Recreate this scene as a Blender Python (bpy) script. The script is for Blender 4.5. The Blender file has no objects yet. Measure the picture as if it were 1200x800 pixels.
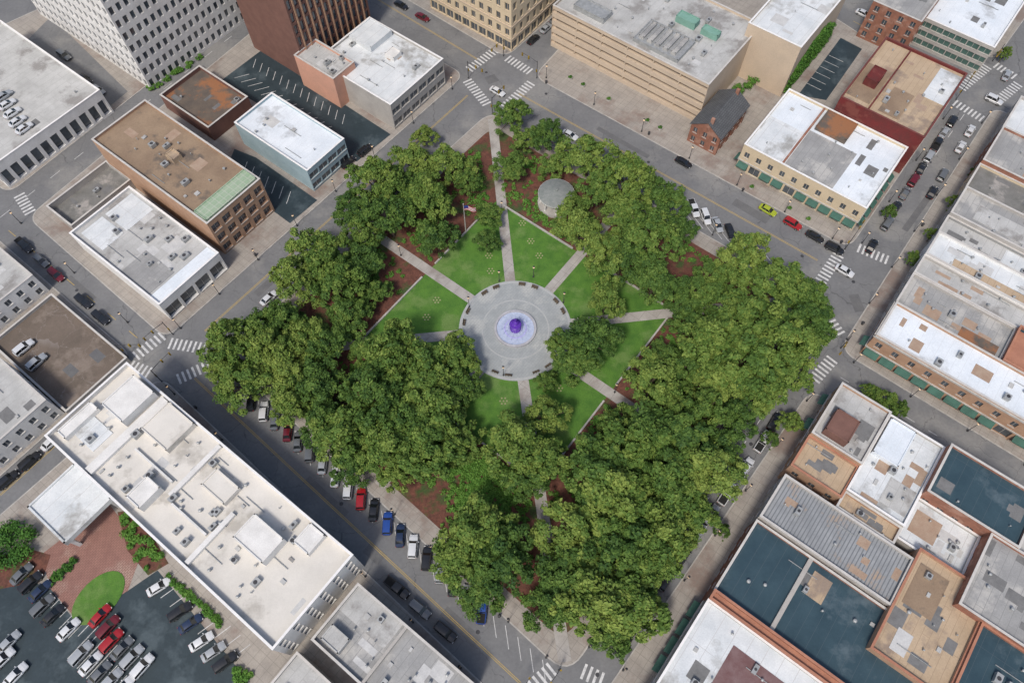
import bpy, math, random
import numpy as np
from mathutils import Vector
random.seed(7)
R=random.Random(11)
# ------------------------------------------------------------------ survey frame
F=856.0; PITCH=math.radians(62.7); S=math.sin(PITCH); C=math.cos(PITCH); H=150.0
def P(u,v,z=0.0):
    """ground survey: photo measurement -> world XY on the level z"""
    x=(u-600)/F; y=(400-v)/F; w=S-C*y; t=(H-z)/w
    return (x*t,(C+S*y)*t)
TH=math.radians(52.5)
A=(math.cos(TH),math.sin(TH)); B=(math.sin(TH),-math.cos(TH))
def AB(p): return (p[0]*A[0]+p[1]*A[1], p[0]*B[0]+p[1]*B[1])
def W(a,b): return (a*A[0]+b*B[0], a*A[1]+b*B[1])
col=bpy.context.scene.collection
# ------------------------------------------------------------------ materials
MATS={}
def mat(name,c1,c2=None,c3=None,s1=.6,s2=.07,rough=.85,metal=0.0,bump=0.0,seam=None,seamc=None,k3=.5,spec=.3,emit=None,es=0,fine=None,crack=None,fa=.12):
    if name in MATS: return MATS[name]
    m=bpy.data.materials.new(name); m.use_nodes=True; nt=m.node_tree; N=nt.nodes; L=nt.links
    bs=N['Principled BSDF']; bs.inputs['Roughness'].default_value=rough; bs.inputs['Metallic'].default_value=metal
    bs.inputs['Specular IOR Level'].default_value=spec
    c2=c2 or tuple(x*.72 for x in c1)
    geo=N.new('ShaderNodeNewGeometry')
    def noise(sc,det=4,ro=.6):
        n=N.new('ShaderNodeTexNoise'); n.inputs['Scale'].default_value=sc; n.inputs['Detail'].default_value=det; n.inputs['Roughness'].default_value=ro
        L.new(geo.outputs['Position'],n.inputs['Vector']); return n
    def ramp(src,a,b,c=0,d=1):
        r=N.new('ShaderNodeMapRange'); r.inputs[1].default_value=a; r.inputs[2].default_value=b; r.inputs[3].default_value=c; r.inputs[4].default_value=d; L.new(src,r.inputs[0]); return r.outputs[0]
    def mix(f,a,b,ft='MIX'):
        x=N.new('ShaderNodeMix'); x.data_type='RGBA'; x.blend_type=ft
        if isinstance(f,float): x.inputs[0].default_value=f
        else: L.new(f,x.inputs[0])
        for i,c in ((6,a),(7,b)):
            if isinstance(c,tuple): x.inputs[i].default_value=(*c,1)
            else: L.new(c,x.inputs[i])
        return x.outputs[2]
    n1=noise(s1); c=mix(ramp(n1.outputs[0],.33,.67),c1,c2)
    if c3: 
        n2=noise(s2,5,.65); c=mix(ramp(n2.outputs[0],.62-.2*k3,.72-.2*k3),c,c3)
    nf=noise(fine or 4.0,2,.7)
    g=ramp(nf.outputs[0],.2,.8,1-fa,1+fa); cc=N.new('ShaderNodeVectorMath'); cc.operation='SCALE'
    L.new(c,cc.inputs[0]); L.new(g,cc.inputs['Scale']); c=cc.outputs[0]
    if seam:
        mp=N.new('ShaderNodeMapping'); mp.inputs['Rotation'].default_value=(0,0,-TH); L.new(geo.outputs['Position'],mp.inputs['Vector'])
        bk=N.new('ShaderNodeTexBrick'); bk.inputs['Scale'].default_value=1; bk.inputs['Brick Width'].default_value=seam[0]; bk.inputs['Row Height'].default_value=seam[1]
        bk.inputs['Mortar Size'].default_value=seam[2]; bk.inputs['Mortar Smooth'].default_value=.3; bk.offset=seam[3] if len(seam)>3 else 0.0
        L.new(mp.outputs[0],bk.inputs['Vector']); c=mix(bk.outputs['Fac'],c,seamc or tuple(x*.6 for x in c1))
    if crack:
        vo=N.new('ShaderNodeTexVoronoi'); vo.feature='DISTANCE_TO_EDGE'; vo.inputs['Scale'].default_value=crack[0]
        dn=N.new('ShaderNodeVectorMath'); dn.operation='MULTIPLY_ADD'; L.new(n1.outputs['Color'],dn.inputs[0]); dn.inputs[1].default_value=(6,6,0); L.new(geo.outputs['Position'],dn.inputs[2])
        L.new(dn.outputs[0],vo.inputs['Vector']); c=mix(ramp(vo.outputs[0],0,crack[1],.75,0),c,crack[2])
    L.new(c,bs.inputs['Base Color'])
    if bump:
        b=N.new('ShaderNodeBump'); b.inputs['Strength'].default_value=bump; b.inputs['Distance'].default_value=.1; L.new(nf.outputs[0],b.inputs['Height']); L.new(b.outputs[0],bs.inputs['Normal'])
    if emit: bs.inputs['Emission Color'].default_value=(*emit,1); bs.inputs['Emission Strength'].default_value=es
    MATS[name]=m; return m
asphalt=mat('asphalt',(.185,.187,.19),(.15,.152,.157),(.225,.222,.215),s1=.16,s2=.05,rough=.8,fine=1.5,crack=(.09,.006,(.08,.08,.08)))
asphalt_p=mat('asphalt_patch',(.12,.12,.125),(.15,.15,.15),s1=.5)
asphalt_new=mat('dark_asphalt',(.035,.052,.062),(.026,.04,.048),(.065,.088,.10),s1=.3,s2=.1,rough=.5,fine=2)
walk=mat('sidewalk',(.35,.32,.285),(.28,.255,.23),(.23,.18,.155),s1=.3,s2=.06,seam=(1.8,1.8,.04))
kerbm=mat('kerb_concrete',(.45,.43,.40))
paint=mat('road_paint_white',(.68,.68,.67),(.42,.42,.42),s1=1.5)
yellow=mat('road_paint_yellow',(.55,.38,.10),(.40,.29,.10),s1=1.5)
mulch=mat('mulch',(.16,.065,.045),(.09,.04,.03),(.05,.08,.025),s1=.8,s2=.15,fine=3,bump=.6,fa=.3)
lawn=mat('lawn',(.09,.20,.03),(.055,.14,.022),(.125,.21,.055),s1=.35,s2=.1,fine=5,bump=.4,fa=.3)
pathm=mat('path_concrete',(.40,.38,.355),(.32,.30,.28),(.27,.24,.22),s1=.4,s2=.1,seam=(3,3,.05))
plazam=mat('plaza_pavers',(.34,.36,.365),(.28,.30,.305),(.40,.41,.40),s1=.5,s2=.15,seam=(1.2,.6,.03,.5),seamc=(.26,.27,.28))
plazab=mat('plaza_band',(.41,.42,.42),(.35,.36,.36))
brickpave=mat('brick_paving',(.30,.16,.13),(.23,.12,.10),(.34,.23,.19),s1=.5,seam=(.8,.4,.05,.5))
glass=mat('window_glass',(.035,.045,.055),(.09,.11,.13),s1=.35,rough=.12,spec=.8)
frame=mat('window_frame',(.5,.48,.45))
metal=mat('hvac_metal',(.42,.43,.43),(.30,.31,.31),s1=1,rough=.5,metal=.3)
metald=mat('dark_metal',(.06,.06,.065),rough=.5)
white_wall=mat('white_stucco',(.72,.71,.69),(.6,.59,.57),s1=.3)
concrete=mat('concrete_wall',(.42,.40,.37),(.34,.32,.3),s1=.3)
cream=mat('cream_wall',(.60,.49,.34),(.52,.43,.30),s1=.3)
beige=mat('beige_wall',(.55,.445,.335),(.48,.39,.30),s1=.2)
brick=mat('brick_wall',(.30,.135,.09),(.21,.10,.07),(.34,.19,.14),s1=.8,s2=.3,fine=6)
brownbrick=mat('brown_brick_wall',(.19,.10,.08),(.15,.08,.065),s1=.5,fine=6)
redwall=mat('red_painted_wall',(.15,.024,.024),(.10,.028,.026),(.18,.055,.045),s1=.3,s2=.2)
pink=mat('salmon_wall',(.60,.32,.23),(.52,.29,.21),s1=.3)
tanbrick=mat('tan_brick_wall',(.42,.27,.18),(.34,.21,.14),s1=.5,fine=6)
bluewall=mat('pale_blue_wall',(.34,.44,.48),(.27,.37,.41),s1=.3)
greywall=mat('grey_wall',(.30,.30,.29),(.23,.23,.23),s1=.3)
r_white=mat('roof_white_membrane',(.66,.68,.69),(.52,.55,.57),(.33,.33,.32),s1=.22,s2=.09,seam=(30,3,.05),seamc=(.46,.46,.46),k3=.35)
r_bright=mat('roof_bright_coating',(.72,.76,.80),(.60,.65,.70),(.42,.44,.46),s1=.15,s2=.1,seam=(40,2,.04),seamc=(.58,.61,.64),k3=.2)
r_hotel=mat('roof_hotel_membrane',(.66,.63,.58),(.57,.545,.50),(.42,.395,.355),s1=.14,s2=.1,k3=.3,fa=.06)
r_grey=mat('roof_grey',(.33,.33,.325),(.25,.25,.25),(.42,.41,.39),s1=.2,s2=.12,seam=(12,1.5,.05,.5),seamc=(.23,.23,.23))
r_pale=mat('roof_pale_grey',(.48,.48,.47),(.37,.37,.36),(.26,.25,.24),s1=.2,s2=.12,seam=(12,2,.05,.5),k3=.45,seamc=(.34,.34,.33))
r_brown=mat('roof_brown_gravel',(.30,.22,.15),(.23,.165,.115),(.14,.115,.095),s1=.2,s2=.13,k3=.3,fine=3)
r_rust=mat('roof_rusty',(.15,.12,.095),(.10,.085,.075),(.28,.13,.065),s1=.3,s2=.13,k3=.8)
r_tan=mat('roof_tan',(.47,.36,.25),(.39,.295,.2),(.27,.21,.165),s1=.2,s2=.12,seam=(14,1.4,.04,.5),k3=.45,seamc=(.3,.22,.15))
r_teal=mat('roof_dark_membrane',(.045,.08,.10),(.032,.06,.078),(.09,.125,.145),s1=.25,s2=.1,rough=.35,seam=(30,2.2,.03),seamc=(.08,.105,.12),k3=.3)
r_dirty=mat('roof_dirty_concrete',(.21,.205,.195),(.14,.14,.13),(.33,.31,.29),s1=.3,s2=.14)
r_deck=mat('roof_deck',(.17,.135,.11),(.13,.105,.085),(.22,.18,.15),s1=.2,s2=.12,crack=(.15,.01,(.25,.22,.2)))
r_rib=mat('roof_ribbed_metal',(.31,.32,.33),(.23,.24,.25),(.36,.27,.2),s1=.3,s2=.15,seam=(40,.7,.12),seamc=(.16,.17,.18),k3=.2,rough=.5)
patch1=mat('roof_patch_dark',(.19,.19,.19),(.14,.14,.14)); patch2=mat('roof_patch_light',(.54,.54,.53),(.44,.44,.44)); patch3=mat('roof_patch_rust',(.32,.22,.16),(.38,.29,.22))
coping=mat('coping',(.55,.53,.50),(.45,.43,.41),s1=.5); copingw=mat('coping_white',(.78,.77,.76),(.7,.69,.68),s1=.5); copingb=mat('coping_terracotta',(.42,.2,.13),(.33,.15,.1),s1=.5)
greenmetal=mat('green_unit',(.20,.36,.3),(.16,.3,.24)); awning=mat('awning_green',(.06,.14,.11)); rooftile=mat('slate_shingle',(.12,.125,.13),(.085,.09,.095),seam=(.8,.5,.06,.5),seamc=(.06,.06,.065))
greenglass=mat('green_glazing',(.27,.37,.25),(.33,.41,.30),rough=.3,seam=(1.5,1.5,.06),seamc=(.46,.47,.41))
bark=mat('bark',(.12,.09,.07),(.075,.06,.045),s1=2)
# ------------------------------------------------------------------ mesh helper
def make(name,v,f,mats,fm=None,parent=None,loc=None,smooth=False):
    me=bpy.data.meshes.new(name); 
    if loc: v=[(p[0]-loc[0],p[1]-loc[1],p[2]-loc[2]) for p in v]
    me.from_pydata(v,[],f)
    for m in mats: me.materials.append(m)
    if fm: me.polygons.foreach_set('material_index',fm)
    if smooth: me.polygons.foreach_set('use_smooth',[True]*len(f))
    me.update(); o=bpy.data.objects.new(name,me); col.objects.link(o)
    if parent: o.parent=parent
    elif loc: o.location=loc
    return o
class M:
    def __init__(s): s.v=[];s.f=[];s.m=[]
    def add(s,vs,fs,mi=0):
        n=len(s.v); s.v+=vs; s.f+=[tuple(i+n for i in f) for f in fs]; s.m+=[mi]*len(fs)
    def quad(s,a,b,c,d,mi=0): s.add([a,b,c,d],[(0,1,2,3)],mi)
    def prism(s,poly,z0,z1,mi=0,bottom=False,mtop=None):
        n=len(poly); vs=[(x,y,z0) for x,y in poly]+[(x,y,z1) for x,y in poly]
        s.add(vs,[(i,(i+1)%n,n+(i+1)%n,n+i) for i in range(n)],mi)
        s.add([(x,y,z1) for x,y in poly],[tuple(range(n))],mi if mtop is None else mtop)
        if bottom: s.add([(x,y,z0) for x,y in poly],[tuple(range(n))[::-1]],mi)
    def box(s,cx,cy,z0,sx,sy,sz,ang=0,mi=0):
        c,t=math.cos(ang),math.sin(ang); p=[]
        for x,y in ((-1,-1),(1,-1),(1,1),(-1,1)):
            X,Y=x*sx/2,y*sy/2; p.append((cx+X*c-Y*t,cy+X*t+Y*c))
        s.prism(p,z0,z0+sz,mi,True)
    def lathe(s,prof,n=16,cx=0,cy=0,mi=0,z=0):
        k=len(prof); vs=[]
        for i in range(n):
            a=2*math.pi*i/n
            vs+=[(cx+r*math.cos(a),cy+r*math.sin(a),z+h) for r,h in prof]
        fs=[(i*k+j,((i+1)%n)*k+j,((i+1)%n)*k+j+1,i*k+j+1) for i in range(n) for j in range(k-1)]
        s.add(vs,fs,mi)
    def tube(s,pts,rad,n=7,mi=0):
        vs=[];k=len(pts)
        for i,(p,r) in enumerate(zip(pts,rad)):
            d=(Vector(pts[min(i+1,k-1)])-Vector(pts[max(i-1,0)])).normalized()
            u=d.cross(Vector((.3,.9,.1))).normalized(); w=d.cross(u)
            for j in range(n):
                a=2*math.pi*j/n; q=Vector(p)+u*(r*math.cos(a))+w*(r*math.sin(a)); vs.append(tuple(q))
        fs=[(i*n+j,i*n+(j+1)%n,(i+1)*n+(j+1)%n,(i+1)*n+j) for i in range(k-1) for j in range(n)]
        s.add(vs,fs,mi)
    def obj(s,name,mats,parent=None,loc=None,smooth=False):
        if not s.f: return None
        return make(name,s.v,s.f,mats,s.m,parent,loc,smooth)
def empty(name,loc):
    e=bpy.data.objects.new(name,None); e.location=loc; col.objects.link(e); return e
def ccw(p):
    a=sum(p[i][0]*p[(i+1)%len(p)][1]-p[(i+1)%len(p)][0]*p[i][1] for i in range(len(p)))
    return p if a>0 else p[::-1]
def roundpoly(p,r,seg=6):
    p=ccw(p); out=[]; n=len(p)
    for i in range(n):
        a,b,c=Vector(p[i-1]),Vector(p[i]),Vector(p[(i+1)%n])
        d1=(a-b).normalized(); d2=(c-b).normalized()
        for k in range(seg+1):
            t=k/seg; q=(b+d1*r)*(1-t)**2+b*2*t*(1-t)+(b+d2*r)*t*t; out.append((q.x,q.y))
    return out
def inset(p,d):
    p=ccw(p); n=len(p); out=[]
    for i in range(n):
        a,b,c=Vector(p[i-1]),Vector(p[i]),Vector(p[(i+1)%n])
        e1=(b-a).normalized(); e2=(c-b).normalized(); n1=Vector((-e1.y,e1.x)); n2=Vector((-e2.y,e2.x))
        m=(n1+n2); m=m/max(.2,m.dot(n1)); q=b+m*d; out.append((q.x,q.y))
    return out
def PX(l,z=0): return [P(u,v,z) for u,v in l]
def sheet(name,poly,z,m):
    poly=ccw(poly); return make(name,[(x,y,z) for x,y in poly],[tuple(range(len(poly)))],[m])
# ------------------------------------------------------------------ ground, blocks
g=2500
make('ground',[(-g,-g,0),(g,-g,0),(g,g,0),(-g,g,0)],[(0,1,2,3)],[asphalt])
def block(name,px,r=4,mt=walk):
    p=roundpoly(PX(px),r); m=M()
    q=inset(p,.25); n=len(p)
    k=M()
    for i in range(n):
        j=(i+1)%n; k.quad((*p[i],.135),(*p[j],.135),(*q[j],.135),(*q[i],.135)); k.quad((*p[i],0),(*p[j],0),(*p[j],.135),(*p[i],.135))
        k.quad((*q[j],.12),(*q[i],.12),(*q[i],.135),(*q[j],.135))
    pp=inset(p,.004); m.prism(pp,-.1,.12,0)
    e=empty(name,(*p[0],0)); m.obj('paving',[mt],e,(*p[0],0)); k.obj('kerb',[kerbm],e,(*p[0],0))
PARK=[(260,417),(575,130),(957,350),(666,793)]
block('pavement',PARK,5)
for b in [[(195,398),(545,88),(360,-16),(32,255)],
          [(-60,230),(157,418),(-60,612)],
          [(188,440),(595,828),(480,980),(-100,980),(-100,690)],
          [(10,228),(290,8),(200,-60),(-150,100)],
          [(450,-16),(593,68),(662,8),(600,-60)],
          [(625,90),(995,292),(1118,112),(900,-30),(712,-5)],
          [(983,410),(1165,125),(1330,210),(1330,620)],
          [(950,455),(1330,690),(1330,1000),(580,1000)],
          [(1030,-12),(1165,72),(1235,-25),(1100,-80)],
          [(1195,100),(1245,30),(1330,70),(1330,170)]]:
    block('pavement',b)
# ------------------------------------------------------------------ park surfaces
parkw=PX(PARK)
FC=P(604,386); fa,fb=AB(FC)
sheet('mulch_bed',roundpoly(inset(ccw(parkw),4.2),4),.16,mulch)
hs=26.5
sheet('lawn',[W(fa-hs,fb-hs),W(fa-hs,fb+hs),W(fa+hs,fb+hs),W(fa+hs,fb-hs)],.175,lawn)
def strip(m,p,q,w,z,mi=0):
    d=Vector((q[0]-p[0],q[1]-p[1])); l=d.length; d/=l; n=Vector((-d.y,d.x))*w/2
    m.quad((p[0]-n.x,p[1]-n.y,z),(q[0]-n.x,q[1]-n.y,z),(q[0]+n.x,q[1]+n.y,z),(p[0]+n.x,p[1]+n.y,z),mi)
m=M(); zz=.186
for q in [P(577,140),P(268,418),P(662,775),P(942,351)]:
    strip(m,FC,q,2.5,zz); zz+=.004
for d in [(49,0),(-47,0),(0,50),(0,-48)]:
    strip(m,FC,W(fa+d[0],fb+d[1]),2.5,zz); zz+=.004
m.obj('path',[pathm])
m=M(); n=64
c=[(FC[0]+13.2*math.cos(2*math.pi*i/n),FC[1]+13.2*math.sin(2*math.pi*i/n)) for i in range(n)]
m.prism(c,.1,.225,0); m.obj('plaza',[plazam])
m=M(); m.lathe([(12.5,.226),(12.5,.232),(13.1,.232),(13.1,.226)],64,*FC); m.lathe([(7.6,.226),(7.6,.231),(7.9,.231),(7.9,.226)],64,*FC); m.obj('plaza_border',[plazab])
m=M()
for s_ in (-1,1):
    for (lo,hi) in ((-24,-2.4),(2.4,24)):
        for axis in (0,1):
            a0,b0=(fa+lo,fb+s_*hs) if axis==0 else (fa+s_*hs,fb+lo)
            a1,b1=(fa+hi,fb+s_*hs) if axis==0 else (fa+s_*hs,fb+hi)
            p,q=W(a0,b0),W(a1,b1)
            m.box((p[0]+q[0])/2,(p[1]+q[1])/2,.12,math.dist(p,q),.4,.45,math.atan2(q[1]-p[1],q[0]-p[0]))
m.obj('garden_wall',[kerbm])
m=M()
for (u,v) in [(562,283),(573,300),(622,283),(632,300),(555,378),(512,352),(590,470),(655,455),(612,262),(575,318),(500,372)]:
    cx,cy=P(u,v)
    for i in range(7):
        a=i*2*math.pi/6; r=0 if i==6 else .75
        m.lathe([(0,.2),(.2,.2),(.2,.17)],8,cx+r*math.cos(a),cy+r*math.sin(a))
m.obj('stepping_stones',[mat('stepping_stone',(.36,.33,.19))])
# ------------------------------------------------------------------ road markings
wm=M(); ym=M()
def line(px0,px1,w=.14,mm=None,dash=None,z=.012,dbl=False):
    p,q=Vector(P(*px0)),Vector(P(*px1)); mm=mm or wm; d=(q-p); l=d.length; d/=l; n=Vector((-d.y,d.x))
    offs=(-.16,.16) if dbl else (0,)
    for o in offs:
        if dash:
            t=0
            while t<l-dash: strip(mm,p+n*o+d*t,p+n*o+d*(t+dash),w,z); t+=dash*2.6
        else: strip(mm,p+n*o,q+n*o,w,z)
def cross(px0,px1,L=2.8):
    p,q=Vector(P(*px0)),Vector(P(*px1)); d=(q-p); l=d.length; d/=l; n=Vector((-d.y,d.x)); t=.4
    while t<l-.3:
        c=p+d*t; strip(wm,c-n*L/2,c+n*L/2,.5,.016); t+=1.15
for c_ in [((158,418),(192,392)),((198,402),(246,409)),((252,424),(205,446)),((152,428),(178,438)),((547,94),(572,124)),((549,82),(582,58)),((594,68),(624,86)),
           ((623,97),(588,128)),((983,298),(956,338)),((962,362),(988,396)),((1005,290),(1043,306)),((976,420),(951,448)),((648,782),(606,822)),((682,785),(712,800)),
           ((22,228),(36,250)),((1118,120),(1152,140)),((1126,104),(1160,76)),((1170,118),(1194,98)),((1166,76),(1192,92))]: cross(*c_)
line((240,388),(548,112),mm=ym,dbl=True,w=.11); line((228,443),(610,800),mm=ym,dbl=True,w=.11); line((608,110),(958,305),mm=ym,dbl=True,w=.11)
line((10,270),(172,405),mm=ym,dash=3); line((150,445),(0,580),mm=ym,dbl=True,w=.11); line((0,255),(290,28),dash=3); line((560,70),(430,-8),mm=ym,dbl=True,w=.11)
line((1018,292),(1140,120),dash=3); line((915,455),(700,780),dash=3); line((1000,25),(1120,90),mm=ym,dash=3); line((985,442),(1250,602),dash=2)
for i in range(24):
    u=300+i*15.6*.93+4; v=468+.925*(u-315); line((u-2,v+6),(u+2,v+34),.12)
for i in range(13):
    u=800+i*11; v=262+.565*(u-808); line((u+2,v-2),(u-12,v-20),.12)
for i in range(9):
    u=455+i*16; v=702+.93*(u-455); line((u,v),(u-12,v-10),.12)
wm.obj('road_marking',[paint]); ym.obj('center_line_marking',[yellow])
pm=M(); hm=M()
for k,(u,v,du,dv,w) in enumerate([(300,345,30,-27,2),(460,205,40,-35,1.2),(360,560,46,43,1.5),(520,715,40,37,2.2),(700,150,60,34,1.4),(860,236,40,23,2.4),(1060,270,30,-42,1.6),(905,470,-25,37,1.6),(830,600,-20,30,2.2),(80,325,30,26,1.6),(60,500,-30,28,1.3),(250,440,10,12,3),(570,95,12,-4,3),(1000,345,8,20,2.5),(200,110,40,-32,1.4),(430,640,18,16,2.6)]):
    strip(pm,P(u,v),P(u+du,v+dv),w,.004+.0004*k)
for u,v in [(240,420),(400,590),(330,320),(480,170),(570,85),(760,190),(940,300),(1000,330),(1090,190),(880,520),(700,790),(90,340),(110,470),(560,740),(640,110)]:
    hm.lathe([(0,.02),(.4,.02),(.42,.0)],12,*P(u,v))
pm.obj('asphalt_patch',[asphalt_p]); hm.obj('manhole_cover',[metald])
# ------------------------------------------------------------------ parking lots
sheet('parking_lot',PX([(258,96),(306,60),(458,158),(418,190)]),.14,asphalt_new)
sheet('parking_lot',PX([(275,175),(300,185),(372,235),(340,262),(262,205)]),.14,asphalt_new)
sheet('parking_lot',PX([(-60,640),(60,690),(90,730),(150,692),(185,668),(285,790),(200,940),(-90,900)]),.14,asphalt_new)
sheet('parking_lot',PX([(935,112),(985,45),(1010,58),(968,118)]),.14,asphalt_new)
sheet('parking_lot',PX([(60,20),(150,108),(120,132),(20,60)]),.14,asphalt)
sheet('brick_drive',PX([(48,650),(128,590),(152,622),(162,660),(150,692),(92,728),(60,690)]),.15,brickpave)
m=M(); cx,cy=P(116,700); 
m.prism([(cx+ (4.2*math.cos(t)*B[0]*.9+4.2*math.sin(t)*A[0]*1.35),cy+(4.2*math.cos(t)*B[1]*.9+4.2*math.sin(t)*A[1]*1.35)) for t in [i*.2618*-1 for i in range(24)]],.1,.24); m.obj('lawn_island',[lawn])
sm=M()
def stalls(u,v,n,da,db,la,lb,z=.148,w=.13):
    a,b=AB(P(u,v))
    for i in range(n):
        p=W(a+da*i,b+db*i); q=W(a+da*i+la,b+db*i+lb); strip(sm,p,q,w,z)
stalls(275,92,13,0,2.7,3.6,2.2); stalls(300,70,14,0,2.7,-2.9,1.9)
stalls(290,190,7,0,2.7,-3.5,2)
stalls(8,672,11,0,2.8,5,0); stalls(60,712,9,0,2.8,5,0); stalls(178,690,9,0,2.7,4.8,1.2); stalls(105,745,8,0,2.8,-5,0)
stalls(945,98,6,2.8,0,0,4.5)
sm.obj('parking_bay_marking',[paint])
# ------------------------------------------------------------------ buildings
def R4(px,z):
    ab=[AB(P(u,v,z)) for u,v in px]; a=sorted(x[0] for x in ab); b=sorted(x[1] for x in ab)
    return ((a[0]+a[1])/2,(a[2]+a[3])/2,(b[0]+b[1])/2,(b[2]+b[3])/2)
def RA(px,z,u0,u1,w0,w1):
    a,b=AB(P(*px,z)); return (a+u0,a+u1,b+w0,b+w1)
def fbox(mm,p,d,n,x0,x1,z0,z1,n0,n1,mi=0):
    q=[(p[0]+d[0]*x+n[0]*k,p[1]+d[1]*x+n[1]*k) for x,k in ((x0,n1),(x1,n1),(x1,n0),(x0,n0))]
    mm.prism(ccw(q),z0,z1,mi,True)
def facade(parts,p,q,z0,z1,floors,st):
    L_=math.dist(p,q); d=((q[0]-p[0])/L_,(q[1]-p[1])/L_); n=(d[1],-d[0])
    wl,gl,tr=parts['walls'],parts['windows'],parts['trim']
    def pt(x,z,k=0): return (p[0]+d[0]*x+n[0]*k,p[1]+d[1]*x+n[1]*k,z)
    def wq(x0,x1,za,zb): wl.quad(pt(x0,za),pt(x1,za),pt(x1,zb),pt(x0,zb))
    if not st: wq(0,L_,z0,z1); return
    bay,ww,wh,sill=st['bay'],st['ww'],st['wh'],st['sill']; dep=st.get('dep',.28)
    nb=max(1,round(L_/bay)); bw=L_/nb; fh=(z1-z0-st.get('top',.9))/floors
    if st.get('piers'):
        for k in range(nb+1): 
            if 0<k<nb: fbox(tr,p,d,n,bw*k-.18,bw*k+.18,z0+4,z1-.5,.003,.35)
    for i in range(floors):
        zb=z0+fh*i; s_,h_,w_=sill,min(wh,fh-sill-.15),min(ww,bw-.25)
        if i==0 and st.get('shop'): s_,h_,w_=.5,fh*.66,bw*.84
        zt=zb+fh if i<floors-1 else z1
        wq(0,L_,zb,zb+s_); wq(0,L_,zb+s_+h_,zt); x=0
        for k in range(nb):
            xa=bw*k+(bw-w_)/2; xb=xa+w_; wq(x,xa,zb+s_,zb+s_+h_); x=xb
            za,zc=zb+s_,zb+s_+h_
            wl.quad(pt(xa,za),pt(xb,za),pt(xb,za,-dep),pt(xa,za,-dep)); wl.quad(pt(xa,zc,-dep),pt(xb,zc,-dep),pt(xb,zc),pt(xa,zc))
            wl.quad(pt(xa,za),pt(xa,za,-dep),pt(xa,zc,-dep),pt(xa,zc)); wl.quad(pt(xb,za,-dep),pt(xb,za),pt(xb,zc),pt(xb,zc,-dep))
            gl.quad(pt(xa,za,-dep),pt(xb,za,-dep),pt(xb,zc,-dep),pt(xa,zc,-dep))
            if st.get('mull',True):
                fbox(tr,p,d,n,(xa+xb)/2-.04,(xa+xb)/2+.04,za,zc,-dep+.003,-dep+.1)
                fbox(tr,p,d,n,xa-.08,xb+.08,za-.14,za-.002,.0,.1)
            if i==0 and st.get('shop') and st.get('awn') and R.random()<.6:
                aw=parts['awning']; z3=zc+.1
                aw.quad(pt(xa,z3,.02),pt(xa,z3-.9,1.3),pt(xb,z3-.9,1.3),pt(xb,z3,.02)); aw.quad(pt(xa,z3-.9,1.3),pt(xa,z3-1.15,1.3),pt(xb,z3-1.15,1.3),pt(xb,z3-.9,1.3))
        wq(x,L_,zb+s_,zb+s_+h_)
    for zc in st.get('bands',[]): fbox(tr,p,d,n,-.12,L_+.12,z0+zc,z0+zc+.3,.003,.22)
HC={}
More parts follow.
